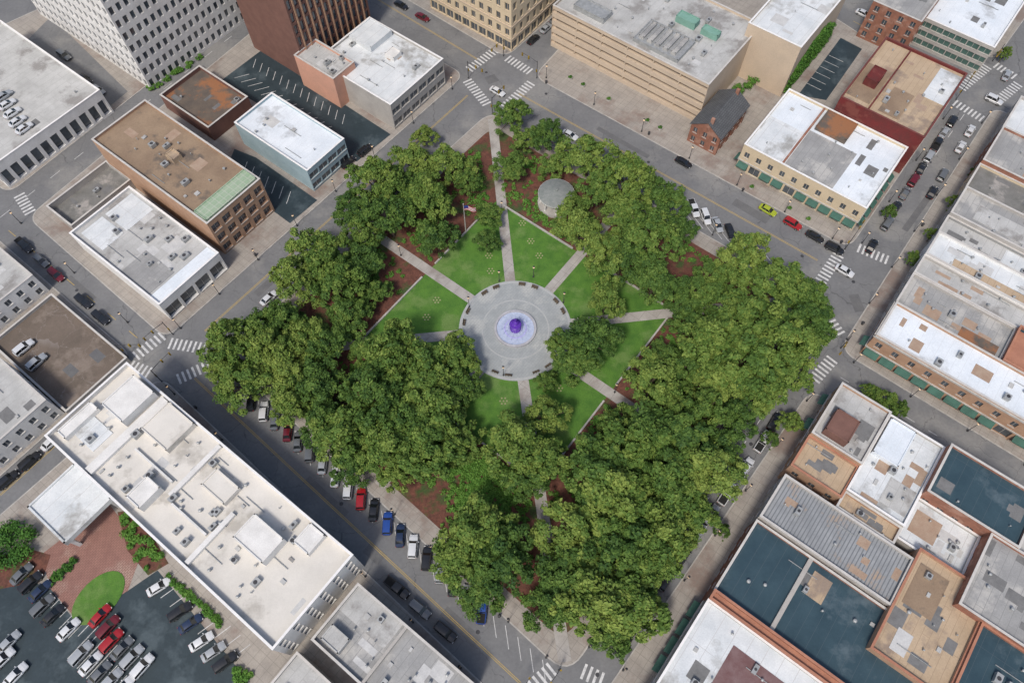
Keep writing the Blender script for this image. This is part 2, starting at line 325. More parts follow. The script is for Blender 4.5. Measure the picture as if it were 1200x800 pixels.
def building(name,r,h,wall,roof,floors=2,st=None,sts=None,par=.7,clutter=5,cop=None,trim=None,extras=(),patches=4,glz=None,z0=.0,cornice=False,patchm=None):
    a0,a1,b0,b1=r; key=round(h,1)
    while key in HC: h+=.023; key=round(h,3)
    HC[key]=1
    pts=[W(a0,b0),W(a0,b1),W(a1,b1),W(a1,b0)]; cx,cy=W((a0+a1)/2,(b0+b1)/2)
    parts={k:M() for k in ('walls','windows','trim','roof','coping','hvac_units','fans','roof_patches','awning','roof_details','vents')}
    for i in range(4):
        s_=(sts or {}).get(i,st); facade(parts,pts[i],pts[(i+1)%4],z0,h,floors,s_)
        if cornice:
            p,q=pts[i],pts[(i+1)%4]; L_=math.dist(p,q); d=((q[0]-p[0])/L_,(q[1]-p[1])/L_); fbox(parts['trim'],p,d,(d[1],-d[0]),-.3,L_+.3,h-.75,h-.3,.004,.35)
    t=.32; inn=[W(a0+t,b0+t),W(a0+t,b1-t),W(a1-t,b1-t),W(a1-t,b0+t)]; zr=h-par
    out=[W(a0-.07,b0-.07),W(a0-.07,b1+.07),W(a1+.07,b1+.07),W(a1+.07,b0-.07)]; in2=[W(a0+t+.06,b0+t+.06),W(a0+t+.06,b1-t-.06),W(a1-t-.06,b1-t-.06),W(a1-t-.06,b0+t+.06)]
    for i in range(4):
        j=(i+1)%4
        parts['walls'].quad((*inn[j],zr),(*inn[i],zr),(*inn[i],h),(*inn[j],h))
        parts['coping'].quad((*out[i],h+.1),(*out[j],h+.1),(*in2[j],h+.1),(*in2[i],h+.1)); parts['coping'].quad((*out[i],h-.02),(*out[j],h-.02),(*out[j],h+.1),(*out[i],h+.1))
        parts['coping'].quad((*in2[j],h-.02),(*in2[i],h-.02),(*in2[i],h+.1),(*in2[j],h+.1))
    parts['roof'].quad(*[(*p,zr) for p in inn])
    da,db=a1-a0,b1-b0; occ=[]
    xm=[]
    for e in extras:
        f0,f1,g0,g1,eh,em=e; xm.append((em,b0+db*f0,b0+db*f1,a0+da*g0,a0+da*g1,eh)); 
        if eh>.2: occ.append((f0,f1,g0,g1))
    for k in range(patches):
        w,l=R.uniform(.8,min(4,db*.3)),R.uniform(.8,min(4,da*.3)); x=R.uniform(b0+w/2+.5,b1-w/2-.5); y=R.uniform(a0+l/2+.5,a1-l/2-.5)
        p=[W(y-l/2,x-w/2),W(y-l/2,x+w/2),W(y+l/2,x+w/2),W(y+l/2,x-w/2)]; parts['roof_patches'].quad(*[(*q,zr+.006+.004*k) for q in p],0)
    for k in range(clutter):
        for _ in range(12):
            x=R.uniform(.1,.9); y=R.uniform(.1,.9)
            if not any(o[0]-.03<x<o[1]+.03 and o[2]-.03<y<o[3]+.03 for o in occ): break
        occ.append((x-.04,x+.04,y-.05,y+.05)); X,Y=W(a0+da*y,b0+db*x); typ=R.random()
        if typ<.2:
            w,l,hh=R.uniform(.9,2.1),R.uniform(.8,1.4),R.uniform(.6,1.1)
            parts['hvac_units'].box(X,Y,zr+.15,w,l,hh,TH); parts['roof_details'].box(X,Y,zr,w*.8,l*.8,.15,TH)
            parts['fans'].lathe([(0,.03),(l*.32,.03),(l*.34,0)],12,X,Y,0,zr+.15+hh)
        elif typ<.72: 
            r_=R.uniform(.08,.24); parts['vents'].lathe([(r_,0),(r_,.5),(r_*1.7,.55),(r_*1.5,.7),(0,.8)],8,X,Y,0,zr)
        elif typ<.85: parts['roof_details'].box(X,Y,zr,R.uniform(.5,1.3),R.uniform(.5,1.1),.3,TH)
        else:
            l=R.uniform(2,min(7,db*.5)); 
            if x<.5: parts['vents'].box(X+B[0]*l/2,Y+B[1]*l/2,zr+.12,.12,l,.12,TH)
            else: parts['vents'].box(X-B[0]*l/2,Y-B[1]*l/2,zr+.12,.12,l,.12,TH)
    e=empty(name,(cx,cy,0)); L3=(cx,cy,0)
    mm={'walls':wall,'windows':glz or glass,'trim':trim or frame,'roof':roof,'coping':cop or coping,'hvac_units':metal,'fans':metald,'roof_patches':patchm or R.choice([patch1,patch2,patch3]),'awning':awning,'roof_details':r_pale,'vents':metal}
    for k,pp in parts.items(): pp.obj(k,[mm[k]],e,L3)
    for i,(em,x0,x1,y0,y1,eh) in enumerate(xm):
        q=M(); p=[W(y0,x0),W(y0,x1),W(y1,x1),W(y1,x0)]; q.prism(p,zr,zr+(eh if eh>.1 else .07+.01*i))
        if eh>.8:
            for t_ in range(4):
                s0,s1=p[t_],p[(t_+1)%4]; L_=math.dist(s0,s1); d=((s1[0]-s0[0])/L_,(s1[1]-s0[1])/L_); fbox(q,s0,d,(d[1],-d[0]),.0,L_,zr+eh+.002,zr+eh+.2,-.25,-.002)
        q.obj('roof_section',[em],e,L3)
    return zr
W1=dict(bay=3.2,ww=1.3,wh=1.8,sill=1.0); SH=dict(bay=4,ww=1.3,wh=1.9,sill=.9,shop=True,awn=True,bands=[3.6])
GAR=dict(bay=9,ww=8.3,wh=1.35,sill=1.25,dep=1.2,mull=False); TW=dict(bay=2.3,ww=1.25,wh=2.2,sill=.8,dep=.45,mull=False); OF=dict(bay=3.6,ww=3,wh=1.9,sill=.9)
COL=dict(bay=3,ww=2.1,wh=4.6,sill=.6,dep=.9,mull=False)
building('parking_garage',R4([(112,106),(0,20),(-120,105),(-12,200)],8),8,white_wall,r_pale,1,COL,clutter=2,cop=copingw)
building('office_tower',R4([(170,112),(290,22),(180,-60),(50,8)],0),70,white_wall,r_grey,18,TW,cop=copingw)
building('brick_tower',R4([(362,95),(435,38),(375,-5),(300,58)],0),60,brownbrick,r_grey,16,dict(bay=2.2,ww=1.1,wh=2.9,sill=.5,dep=.35,mull=False,piers=True),sts={0:None},trim=tanbrick)
building('commercial_building',R4([(450,122),(522,74),(430,15),(378,72)],9),9,concrete,r_white,2,OF,sts={0:None},clutter=14,cop=copingw,extras=[(.05,.35,.55,.95,1.6,r_white),(.5,.62,.6,.75,1.2,white_wall)])
building('salmon_building',R4([(385,98),(410,76),(374,42),(350,60)],10.5),10.5,pink,r_pale,2,W1,sts={0:None,1:None},clutter=8)
building('pale_blue_building',R4([(358,200),(405,163),(320,110),(273,142)],8),8,bluewall,r_bright,2,OF,sts={0:None},clutter=7,cop=copingw,patches=1,patchm=patch2)
building('brown_roof_building',R4([(235,268),(305,210),(172,118),(112,157)],12.5),12.5,tanbrick,r_brown,3,dict(bay=3.4,ww=2.3,wh=2.4,sill=.8,dep=.7),sts={0:None,3:None},clutter=18,extras=[(.88,.985,.03,.97,.9,greenglass),(.45,.52,.45,.6,1.4,r_tan)],patchm=patch3)
building('rusty_roof_building',R4([(245,147),(292,114),(235,78),(183,112)],5),5,brownbrick,r_rust,1,None,par=1.2,clutter=2)
building('storefront_building',R4([(180,360),(255,300),(160,220),(80,265)],7),7,white_wall,r_pale,1,dict(bay=4.2,ww=3.4,wh=3.2,sill=.6,dep=.8,shop=True),sts={0:None,3:None},clutter=20,patches=9,patchm=patch2,cop=copingw,extras=[(.55,.86,.02,.45,.0,r_grey),(.05,.3,.5,.95,.0,r_white),(.05,.3,.1,.45,.0,r_white),(.88,.98,.02,.98,.0,r_bright)])
building('walled_yard',R4([(82,262),(156,212),(128,190),(50,240)],3.5),3.5,concrete,r_dirty,1,None,par=1.8,clutter=3)
building('parking_deck',R4([(75,482),(150,420),(62,345),(-12,400)],2.2),2.2,concrete,r_deck,1,None,par=.8,clutter=0,patches=2,patchm=asphalt_p)
building('white_office_building',R4([(-30,377),(38,322),(-14,278),(-90,330)],7),7,white_wall,r_pale,2,W1)
building('white_office_building',R4([(-20,537),(52,466),(0,420),(-80,482)],7.5),7.5,white_wall,r_pale,2,W1)
HR=R4([(155,420),(407,655),(310,775),(62,500)],12)
building('hotel_building',HR,12,white_wall,r_hotel,4,W1,clutter=64,par=1.1,cop=copingw,patches=6,patchm=patch2,extras=[
  (.07,.17,.55,.95,2.6,white_wall),(.02,.06,.1,.5,1.2,white_wall),(.22,.34,.62,.97,1.6,r_hotel),(.36,.42,.1,.35,2.2,white_wall),(.50,.60,.60,.80,1.3,r_hotel),(.70,.82,.45,.72,2.6,white_wall),(.84,.90,.75,.97,1.4,white_wall),
  (.18,.21,.03,.97,.8,white_wall),(.44,.455,.35,.97,.8,white_wall),(.63,.645,.03,.6,.8,white_wall),(.25,.42,.44,.46,.7,white_wall),(.47,.62,.3,.32,.7,white_wall),(.05,.15,.18,.42,.0,r_white)])
a0,a1,b0,b1=R4([(72,640),(132,585),(92,545),(33,588)],5.5); cx,cy=W((a0+a1)/2,(b0+b1)/2); e=empty('entrance_canopy',(cx,cy,0))
m=M(); m.prism([W(a0,b0),W(a0,b1),W(a1,b1),W(a1,b0)],4.5,5.6,0,True)
for i,(p,q) in enumerate([((a0,b0),(a0,b1)),((a0,b1),(a1,b1)),((a1,b1),(a1,b0)),((a1,b0),(a0,b0))]):
    p,q=W(*p),W(*q); L_=math.dist(p,q); d=((q[0]-p[0])/L_,(q[1]-p[1])/L_); fbox(m,p,d,(d[1],-d[0]),0,L_,5.602,5.95,-.4,-.003)
m.obj('canopy_roof',[r_white],e,(cx,cy,0)); m=M()
for aa in (a0+.8,a1-.8):
    for bb in (b0+.8,(b0+b1)/2,b1-.8): X,Y=W(aa,bb); m.box(X,Y,.12,.7,.7,4.38,TH)
m.obj('columns',[white_wall],e,(cx,cy,0))
building('grey_roof_building',R4([(420,682),(560,805),(500,880),(368,745)],8),8,greywall,r_grey,2,W1,clutter=18,patches=6,patchm=patch2,extras=[(.0,.4,.55,.99,0,r_pale),(.42,.44,.02,.98,.7,concrete),(.05,.2,.1,.35,1.6,r_pale)])
building('grey_roof_building',R4([(352,768),(420,828),(380,870),(305,805)],5),5,greywall,r_pale,1,None,clutter=6)
building('ornate_corner_building',R4([(597,60),(650,18),(560,-40),(508,12)],0),34,cream,r_grey,8,dict(bay=3.1,ww=1.5,wh=2.3,sill=.9,dep=.4,shop=True,bands=[4.2,8.4,26]),cornice=True,trim=beige)
GR=R4([(823,103),(893,35),(720,-60),(653,2)],13.6)
building('parking_garage',GR,13.6,beige,r_pale,5,GAR,sts={1:None},clutter=26,patches=5,patchm=patch2,extras=[(.50,.78,.08,.40,1.0,metal)]+[(.52+.05*i,.55+.05*i,.12,.36,1.5,r_grey) for i in range(5)]+[(.6,.72,.55,.65,1.8,greenmetal),(.76,.86,.55,.63,1.6,greenmetal),(.1,.3,.1,.25,1.4,metal)])
BL=R4([(905,112),(975,52),(925,22),(850,80)],0)
building('beige_block_building',BL,17,beige,r_white,4,None,clutter=4,cop=copingw)
building('cream_storefront_building',R4([(1012,244),(1058,188),(935,92),(873,168)],9),9,cream,r_bright,2,dict(SH,bay=3.3),clutter=14,patches=6,patchm=patch1,cop=copingw,extras=[(.33,.72,.05,.62,0,r_grey),(.02,.30,.03,.55,0,r_white),(.35,.6,.66,.95,1.2,r_rust),(.31,.325,.02,.98,.6,brick)])
building('red_wall_building',R4([(1068,166),(1138,98),(1048,38),(988,103)],13.5),13.5,redwall,r_tan,3,None,sts={1:W1,2:W1},clutter=14,patches=5,patchm=patch3,cop=mat('coping_red',(.17,.05,.045),(.13,.045,.04)),extras=[(.02,.3,.1,.6,0,r_brown),(.72,.98,.5,.95,0,r_white),(.32,.335,.03,.97,.8,redwall),(.1,.25,.3,.5,2.2,redwall),(.42,.66,.08,.45,0,r_brown)])
building('glazed_showroom_building',R4([(1160,58),(1204,5),(1130,-40),(1080,15)],9),9,concrete,r_bright,3,dict(OF,ww=3.3,wh=2.2),clutter=8,cop=copingw,glz=mat('green_window_glass',(.07,.14,.12),rough=.15,spec=.8))
building('brick_office_building',R4([(1078,26),(1112,-14),(1060,-50),(1028,2)],12),12,brick,r_grey,4,W1)
a0,a1,b0,b1=R4([(836,184),(868,146),(840,127),(804,162)],0); cx,cy=W((a0+a1)/2,(b0+b1)/2); L3=(cx,cy,0)
parts={k:M() for k in ('walls','windows','trim','awning')}; pts=[W(a0,b0),W(a0,b1),W(a1,b1),W(a1,b0)]
for i in range(4): facade(parts,pts[i],pts[(i+1)%4],0,6.6,2,dict(bay=2.8,ww=1.1,wh=1.7,sill=.9,top=.4))
bm_=(b0+b1)/2
for aa in (a0,a1): parts['walls'].add([(*W(aa,b0),6.6),(*W(aa,b1),6.6),(*W(aa,bm_),9.2)],[(0,1,2)])
e=empty('brick_house',L3)
parts['walls'].obj('walls',[brick],e,L3); parts['windows'].obj('windows',[glass],e,L3); parts['trim'].obj('trim',[frame],e,L3)
m=M()
for s_ in (-1,1):
    be=b0-.4 if s_<0 else b1+.4; lo=6.55-.36
    q=[(*W(a0-.4,be),lo),(*W(a1+.4,be),lo),(*W(a1+.4,bm_),9.3),(*W(a0-.4,bm_),9.3)]
    m.add(q+[(x,y,z+.18) for x,y,z in q],[(0,1,2,3),(4,5,6,7),(0,1,5,4),(1,2,6,5),(3,0,4,7)])
m.obj('gable_roof',[rooftile],e,L3); m=M()
for aa in (a0+.8,a1-.8): X,Y=W(aa,bm_+.6); m.box(X,Y,7.5,.7,.9,3,TH)
m.obj('chimneys',[brick],e,L3)
c1=(1027,392)
for i,(r_,h,wl,rf,st,cl,ex) in enumerate([
 ((0,10.5,0,38),9,tanbrick,r_bright,SH,7,()),((0,10.5,38,58),8.4,white_wall,r_white,SH,8,((.1,.4,.1,.9,0,patch3),)),
 ((10.5,21,0,24),8.1,concrete,r_grey,W1,9,((.6,.95,.1,.4,.0,r_rust),)),((10.5,21,24,60),9.6,brick,r_teal,W1,8,((.0,.2,.1,.9,0,copingb),)),
 ((21,27,0,34),8.3,concrete,r_pale,W1,8,()),((27,35,0,30),8.9,white_wall,r_white,W1,12,((.2,.8,.1,.4,0,r_tan),)),((21,35,34,60),8.6,concrete,r_white,None,8,()),
 ((35,42,0,50),7.6,greywall,r_pale,W1,12,((.3,.6,.1,.9,0,r_white),)),((42,52,0,50),8.7,concrete,r_grey,W1,12,((.1,.6,.2,.7,0,r_pale),)),((52,62,0,50),7.9,cream,r_dirty,W1,12,((.4,.7,.1,.9,0,r_pale),)),((62,76,0,50),9.2,brick,r_grey,W1,12,()),((76,90,0,40),8.5,concrete,r_white,W1,6,())]):
    building('row_building',RA(c1,9,*r_),h,wl,rf,2,st,sts={2:None},clutter=cl,extras=ex,patches=7,cop=copingb if i in (1,3) else None,cornice=(i==0))
c2=(985,450)
for i,(r_,h,wl,rf,st,cl,ex,cp) in enumerate([
 ((-14,0,0,11),10,tanbrick,r_pale,SH,3,((.15,.6,.1,.5,2.4,brownbrick),),None),
 ((-20,0,11,23),9.1,concrete,r_white,SH,10,((.05,.5,.5,.95,1.2,r_bright),(.5,.95,.1,.4,0,r_pale)),copingw),
 ((-12,0,23,41),11.5,brick,r_teal,W1,2,(),coping),((-12,0,41,60),9.4,tanbrick,r_pale,W1,6,(),None),
 ((-22,-12,23,36),7.4,concrete,r_white,None,9,((.1,.5,.3,.8,0,patch3),),copingw),((-28,-12,36,50),11,brick,r_grey,W1,5,(),coping),
 ((-22,-14,0,11),8.6,tanbrick,r_tan,W1,3,(),copingb),((-24,-20,11,23),8.2,tanbrick,r_tan,None,3,(),None),
 ((-35,-24.5,0,27),8.9,concrete,r_rib,W1,6,(),None),((-44,-22,27,41),9.3,tanbrick,r_tan,W1,10,((.1,.5,.5,.9,0,r_brown),(.2,.4,.1,.3,0,patch2)),copingb),
 ((-52,-35.5,0,41),7.8,brick,r_teal,W1,8,((.28,.3,.02,.98,.6,concrete),(.33,.42,.6,.9,0,r_tan)),coping),
 ((-54,-52,0,60),8.8,brick,copingb,None,0,(),copingb),
 ((-74,-54,0,26),7.9,concrete,r_white,SH,16,((.3,.7,.2,.8,0,mat('roof_maroon',(.15,.08,.08),(.2,.13,.13))),),copingw),((-74,-54,26,60),8.5,brick,r_teal,W1,10,(),None),
 ((-52,-28,41,70),9.9,brick,r_teal,W1,10,((.5,.52,.02,.98,.7,brick),),copingb),((-28,-12,50,70),9.6,tanbrick,r_grey,W1,6,(),None),((-100,-74.2,0,60),8,concrete,r_grey,W1,8,(),None)]):
    building('row_building',RA(c2,9,*r_),h,wl,rf,2,st,clutter=cl,extras=ex,patches=(3 if rf is r_teal else 6) if cl else 0,cop=cp,patchm=patch1 if rf is r_teal else None)
# ------------------------------------------------------------------ foliage
def leafmat(name,c_d,c_m,c_l):
    m=bpy.data.materials.new(name); m.use_nodes=True; N=m.node_tree.nodes; L=m.node_tree.links; bs=N['Principled BSDF']
    at=N.new('ShaderNodeAttribute'); at.attribute_name='tint'; oi=N.new('ShaderNodeObjectInfo')
    ad=N.new('ShaderNodeMath'); ad.operation='MULTIPLY_ADD'; ad.inputs[1].default_value=.42; L.new(oi.outputs['Random'],ad.inputs[0])
    sc=N.new('ShaderNodeMath'); sc.operation='MULTIPLY'; sc.inputs[1].default_value=.66; L.new(at.outputs['Fac'],sc.inputs[0]); L.new(sc.outputs[0],ad.inputs[2])
    r=N.new('ShaderNodeValToRGB'); L.new(ad.outputs[0],r.inputs[0]); e=r.color_ramp.elements
    e[0].color=(*c_d,1); e[0].position=.08; e[1].color=(*c_l,1); e[1].position=1.0; x=e.new(.5); x.color=(*c_m,1)
    L.new(r.outputs[0],bs.inputs['Base Color']); bs.inputs['Roughness'].default_value=.65; bs.inputs['Specular IOR Level'].default_value=.15
    return m
leaf=leafmat('oak_leaves',(.025,.062,.018),(.082,.148,.030),(.215,.275,.06))
shrubm=leafmat('shrub_leaves',(.03,.09,.018),(.07,.17,.028),(.13,.25,.045))
def leaves(rng,cents,rad,per,size,zs=.75):
    n=len(cents)*per
    c=np.repeat(cents,per,0); rr=np.repeat(rad,per)
    d=rng.normal(size=(n,3)); d/=np.linalg.norm(d,axis=1)[:,None]; d[:,2]=np.where(d[:,2]<-.3,-d[:,2],d[:,2])
    k=(.35+.85*rng.random(n)**.8)*rr; p=c+d*k[:,None]*np.array([1,1,zs])
    nn=d*.7+np.array([0,0,.45])+rng.normal(size=(n,3))*.5; nn/=np.linalg.norm(nn,axis=1)[:,None]
    t=np.cross(nn,rng.normal(size=(n,3))); t/=np.linalg.norm(t,axis=1)[:,None]; b=np.cross(nn,t)
    s=(size*(.5+.9*rng.random(n)))[:,None]
    v=np.stack([p+t*s,p+b*s*.6,p-t*s,p-b*s*.6],1).reshape(-1,3)
    tint=np.repeat(rng.random(len(cents)),per)*.55+rng.random(n)*.45
    return v,np.repeat(tint,4)
def leafmesh(name,v,tint,extra,mats):
    ne=len(extra.v) if extra else 0; nl=len(v)//4
    me=bpy.data.meshes.new(name); ev=np.array(extra.v,float) if ne else np.zeros((0,3)); allv=np.vstack([v,ev])
    ef=extra.f if ne else []
    nf=nl+len(ef); me.vertices.add(len(allv)); me.vertices.foreach_set('co',allv.ravel())
    loops=list(range(nl*4))+[i+nl*4 for f in ef for i in f]; me.loops.add(len(loops)); me.loops.foreach_set('vertex_index',loops)
    tot=[4]*nl+[len(f) for f in ef]; st=np.concatenate([[0],np.cumsum(tot)[:-1]]).astype(int)
    me.polygons.add(nf); me.polygons.foreach_set('loop_start',st.tolist()); me.polygons.foreach_set('loop_total',tot)
    for x in mats: me.materials.append(x)
    me.polygons.foreach_set('material_index',[0]*nl+[1]*len(ef))
    at=me.attributes.new('tint','FLOAT','POINT'); at.data.foreach_set('value',np.concatenate([tint,np.zeros(ne)]))
    me.update(calc_edges=True); me.validate(); return me
def treemesh(seed,Rc=7.2,zc=4.0,hh=7.0,ncl=118,per=100,size=.32):
    rng=np.random.default_rng(seed); ph=rng.random(6)*6.28
    cs=[];rs=[]
    while len(cs)<ncl:
        a=rng.random()*6.283; lim=Rc*(.84+.14*math.sin(2*a+ph[0])+.13*math.sin(3*a+ph[1])+.10*math.sin(5*a+ph[2])+.06*math.sin(9*a+ph[4])); q=math.sqrt(rng.random())*1.02
        x,y=lim*q*math.cos(a),lim*q*math.sin(a)
        gap=math.sin(x*1.15+ph[3]+.8*math.sin(y*.7+ph[5]))*math.sin(y*1.05+ph[4]+.7*math.sin(x*.8))
        drop=0
        if gap>.45: 
            if rng.random()<.6: continue
            drop=1.8
        z=zc+hh*math.sqrt(max(0,1-min(1,q)**2*.92))*(.74+.14*math.sin(a*2+ph[3]+q*4)+.12*math.sin(q*9+a*3+ph[1]))+rng.normal()*.6-drop-gap*.8
        cs.append((x,y,max(z,2.6))); rs.append((.45+1.1*rng.random()**1.3)*(1.05-.2*q))
    cs=np.array(cs); v,t=leaves(rng,cs,np.array(rs),per,size)
    tr=M(); tr.tube([(0,0,-.2),(.1,0,1.2),(.15,.1,zc-1)],[.6,.42,.36],8)
    for i in range(10):
        c=cs[rng.integers(len(cs))]; tr.tube([(.15,.1,zc-1.3),(c[0]*.4,c[1]*.4,zc+.3*(c[2]-zc)),(c[0]*.85,c[1]*.85,c[2]-.5)],[.26,.17,.05],6)
    return leafmesh('live_oak',v,t,tr,[leaf,bark])
variants=[treemesh(s) for s in range(1,9)]
trees=[(600,125,28),(642,150,26),(598,187,24),(652,182,22),(495,150,17),(572,240,19),(570,272,17),(618,152,22),
(690,178,33),(735,205,38),(782,228,36),(703,216,30),(678,262,33),(712,292,33),(760,275,38),(800,262,24),(672,228,16),(735,240,34),
(525,188,30),(482,180,33),(440,208,34),(500,232,34),(455,250,34),(412,238,26),(512,272,24),(548,205,20),(470,215,32),
(370,288,33),(345,325,31),(395,330,33),(420,300,28),(382,310,30),(425,265,26),(436,333,22),(405,360,26),
(265,402,33),(300,382,30),(328,368,28),(282,440,32),(330,428,32),(368,445,34),(378,400,28),(338,470,28),(312,405,30),(352,392,28),(258,425,24),
(458,412,38),(500,425,40),(538,408,27),(440,460,40),(500,470,40),(400,500,36),(450,515,38),(505,520,36),(540,452,24),(408,535,26),(538,510,26),(470,490,34),(375,490,26),(430,400,24),(460,545,24),
(560,622,38),(590,655,38),(602,518,32),(640,482,26),(635,535,28),(562,680,26),(535,652,28),(615,560,22),
(708,548,38),(745,520,40),(790,510,42),(828,545,38),(722,580,42),(782,570,40),(682,620,38),(730,640,42),(772,618,36),(666,682,34),(700,700,40),(740,702,34),(716,738,24),(646,705,24),(762,660,28),(812,590,28),(672,650,24),(848,525,28),(795,625,26),
(697,392,30),(676,418,24),(658,398,20),(712,345,26),(765,440,30),(780,412,22),(768,325,33),(730,300,30),(725,488,20),
(830,340,32),(872,300,34),(912,325,38),(948,340,30),(872,368,38),(832,400,38),(880,420,40),(920,398,38),(940,372,34),(850,440,33),(898,452,30),(805,425,22),(640,440,14),(845,320,26),(800,335,26),(808,372,22),(930,430,28),(785,465,24),(825,475,28),(958,388,22),(868,485,24)]
def plant(name,me,x,y,z,s,sz=None,var=.0):
    o=bpy.data.objects.new(name,me); o.location=(x,y,z); o.rotation_euler=(0,0,R.uniform(0,6.28)); o.scale=(s*(1+R.uniform(-var,var)),s*(1+R.uniform(-var,var)),sz or s); col.objects.link(o)
for i,(u,v,r) in enumerate(trees):
    hh=9*min(1.15,.45+r/60); x,y=P(u,v,hh); s=r*.192/6.6
    plant('live_oak_tree',R.choice(variants),x,y,.12,s,max(.5,min(1.3,s*R.uniform(.85,1.28))),.12)
for (u,v,r) in [(1040,468,14),(1024,458,11),(1056,478,11),(928,492,13),(905,512,9),(1120,235,9),(1095,272,8),(1072,300,8),(1190,150,8),(1195,130,8),(1180,60,8),(1045,245,8),(1145,200,7),(848,620,8)]:
    x,y=P(u,v,4); s=r*.2/6.6; plant('street_tree',R.choice(variants),x,y,.12,s,.45)
rng=np.random.default_rng(5); cs=[];rs=[]
pa=[AB(p) for p in parkw]; amin=min(p[0] for p in pa)+6; amax=max(p[0] for p in pa)-6; bmin=min(p[1] for p in pa)+6; bmax=max(p[1] for p in pa)-6
seeds=[(rng.uniform(amin,amax),rng.uniform(bmin,bmax)) for _ in range(75)]
sa,sb=AB(P(570,578)); seeds+=[(sa+rng.normal()*3,sb+rng.normal()*4) for _ in range(12)]
while len(cs)<1700:
    s_=seeds[rng.integers(len(seeds))]; a=s_[0]+rng.normal()*3; b=s_[1]+rng.normal()*3
    if not(amin<a<amax and bmin<b<bmax): continue
    da,db=a-fa,b-fb
    if abs(da)<hs+1 and abs(db)<hs+1: continue
    if abs(da)<2.5 or abs(db)<2.5 or abs(abs(da)-abs(db))<3: continue
    x,y=W(a,b); cs.append((x,y,.3)); rs.append(rng.uniform(.35,.9))
v,t=leaves(rng,np.array(cs),np.array(rs),50,.22,.7); me=leafmesh('shrubs',v,t,None,[shrubm]); o=bpy.data.objects.new('shrub_bed',me); col.objects.link(o)
def shrubs(name,polypx,n,rad,per=110,h=.4):
    p=PX(polypx); xs=[q[0] for q in p]; ys=[q[1] for q in p]; cs=[]
    while len(cs)<n:
        x=rng.uniform(min(xs),max(xs)); y=rng.uniform(min(ys),max(ys)); ins=False
        for i in range(len(p)):
            a,b=p[i],p[i-1]
            if (a[1]>y)!=(b[1]>y) and x<(b[0]-a[0])*(y-a[1])/(b[1]-a[1])+a[0]: ins=not ins
        if ins: cs.append((x,y,h*rng.uniform(.7,1.8)))
    v,t=leaves(rng,np.array(cs),np.array([rad*rng.uniform(.6,1.2) for _ in cs]),per,.24); me=leafmesh(name,v,t,None,[shrubm]); o=bpy.data.objects.new(name,me); col.objects.link(o)
shrubs('shrub_bed',[(-10,640),(25,608),(45,630),(42,655),(0,665)],34,1.4,130,1)
sheet('planting_bed',PX([(-10,660),(25,640),(60,650),(50,680),(0,690)]),.152,mulch)
shrubs('shrub_bed',[(142,602),(160,600),(192,655),(172,668),(150,640)],30,.8)
sheet('planting_bed',PX([(138,600),(160,596),(198,660),(174,674),(150,645)]),.155,mulch)
shrubs('hedge',[(200,672),(262,728),(258,734),(196,678)],60,.5,60); shrubs('hedge',[(58,680),(88,655),(90,660),(62,686)],26,.5,70); shrubs('hedge',[(270,785),(285,778),(300,798),(285,805)],14,.6)
shrubs('hedge',[(170,105),(235,66),(238,70),(175,110)],40,.6,70); shrubs('shrub_bed',[(855,110),(878,92),(885,100),(862,120)],14,1.0,120,1)
a0,a1,b0,b1=BL; n_=420; cs=[]
while len(cs)<n_:
    x=rng.random(); z=rng.random()
    if z<.45+.5*math.sin(x*3.1): cs.append((*W(a0+(a1-a0)*(.05+.9*x),b1+.15),.4+z*12.5))
v,t=leaves(rng,np.array(cs),np.full(n_,.75),60,.22); me=leafmesh('ivy',v,t,None,[shrubm]); o=bpy.data.objects.new('wall_ivy',me); col.objects.link(o)
# ------------------------------------------------------------------ fountain
stone=mat('fountain_stone',(.45,.45,.48)); water=mat('fountain_water',(.36,.42,.56),(.46,.51,.64),s1=1.6,rough=.2,spec=.6,bump=.5,fine=3)
purple=mat('fountain_painted_light',(.13,.04,.40),(.07,.03,.26),s1=2,rough=.4,emit=(.18,.04,.9),es=.03); foam=mat('fountain_spray',(.42,.44,.68),(.34,.32,.6),s1=3)  # tiers: purple lighting painted into the base colour, plus a faint glow
e=empty('fountain',(*FC,.22)); 
m=M(); m.lathe([(4.9,0),(4.9,.55),(4.4,.6),(4.3,.1)],48); m.obj('basin_rim',[stone],e,smooth=False)
m=M(); m.lathe([(0,.32),(4.34,.32)],48); m.obj('water',[water],e)
m=M(); m.lathe([(1.3,.3),(1.35,.65),(1.15,.7),(.5,.75),(.35,1.4),(.3,1.9),(1.3,2.3),(1.4,2.45),(1.05,2.35),(.22,2.25),(.2,3.2),(.72,3.5),(.78,3.6),(.15,3.5),(.13,4.2),(.32,4.4),(.2,4.55),(.08,5.0),(0,5.2)],24); m.obj('tiers',[purple],e,smooth=True)
m=M()
for i in range(24):
    a=i*math.pi/12; r=1.38; m.tube([(r*math.cos(a),r*math.sin(a),2.45),((r+.15)*math.cos(a),(r+.15)*math.sin(a),1.7),((r+.25)*math.cos(a),(r+.25)*math.sin(a),.35)],[.015,.02,.03],4)
for i in range(16):
    a=i*math.pi/8+.1; m.tube([(3.2*math.cos(a),3.2*math.sin(a),.3),(2.7*math.cos(a),2.7*math.sin(a),1.5),(2.1*math.cos(a),2.1*math.sin(a),.9)],[.03,.03,.04],4)
m.lathe([(2.3,.325),(2.5,.36),(2.7,.325)],36); m.obj('spray',[foam],e)
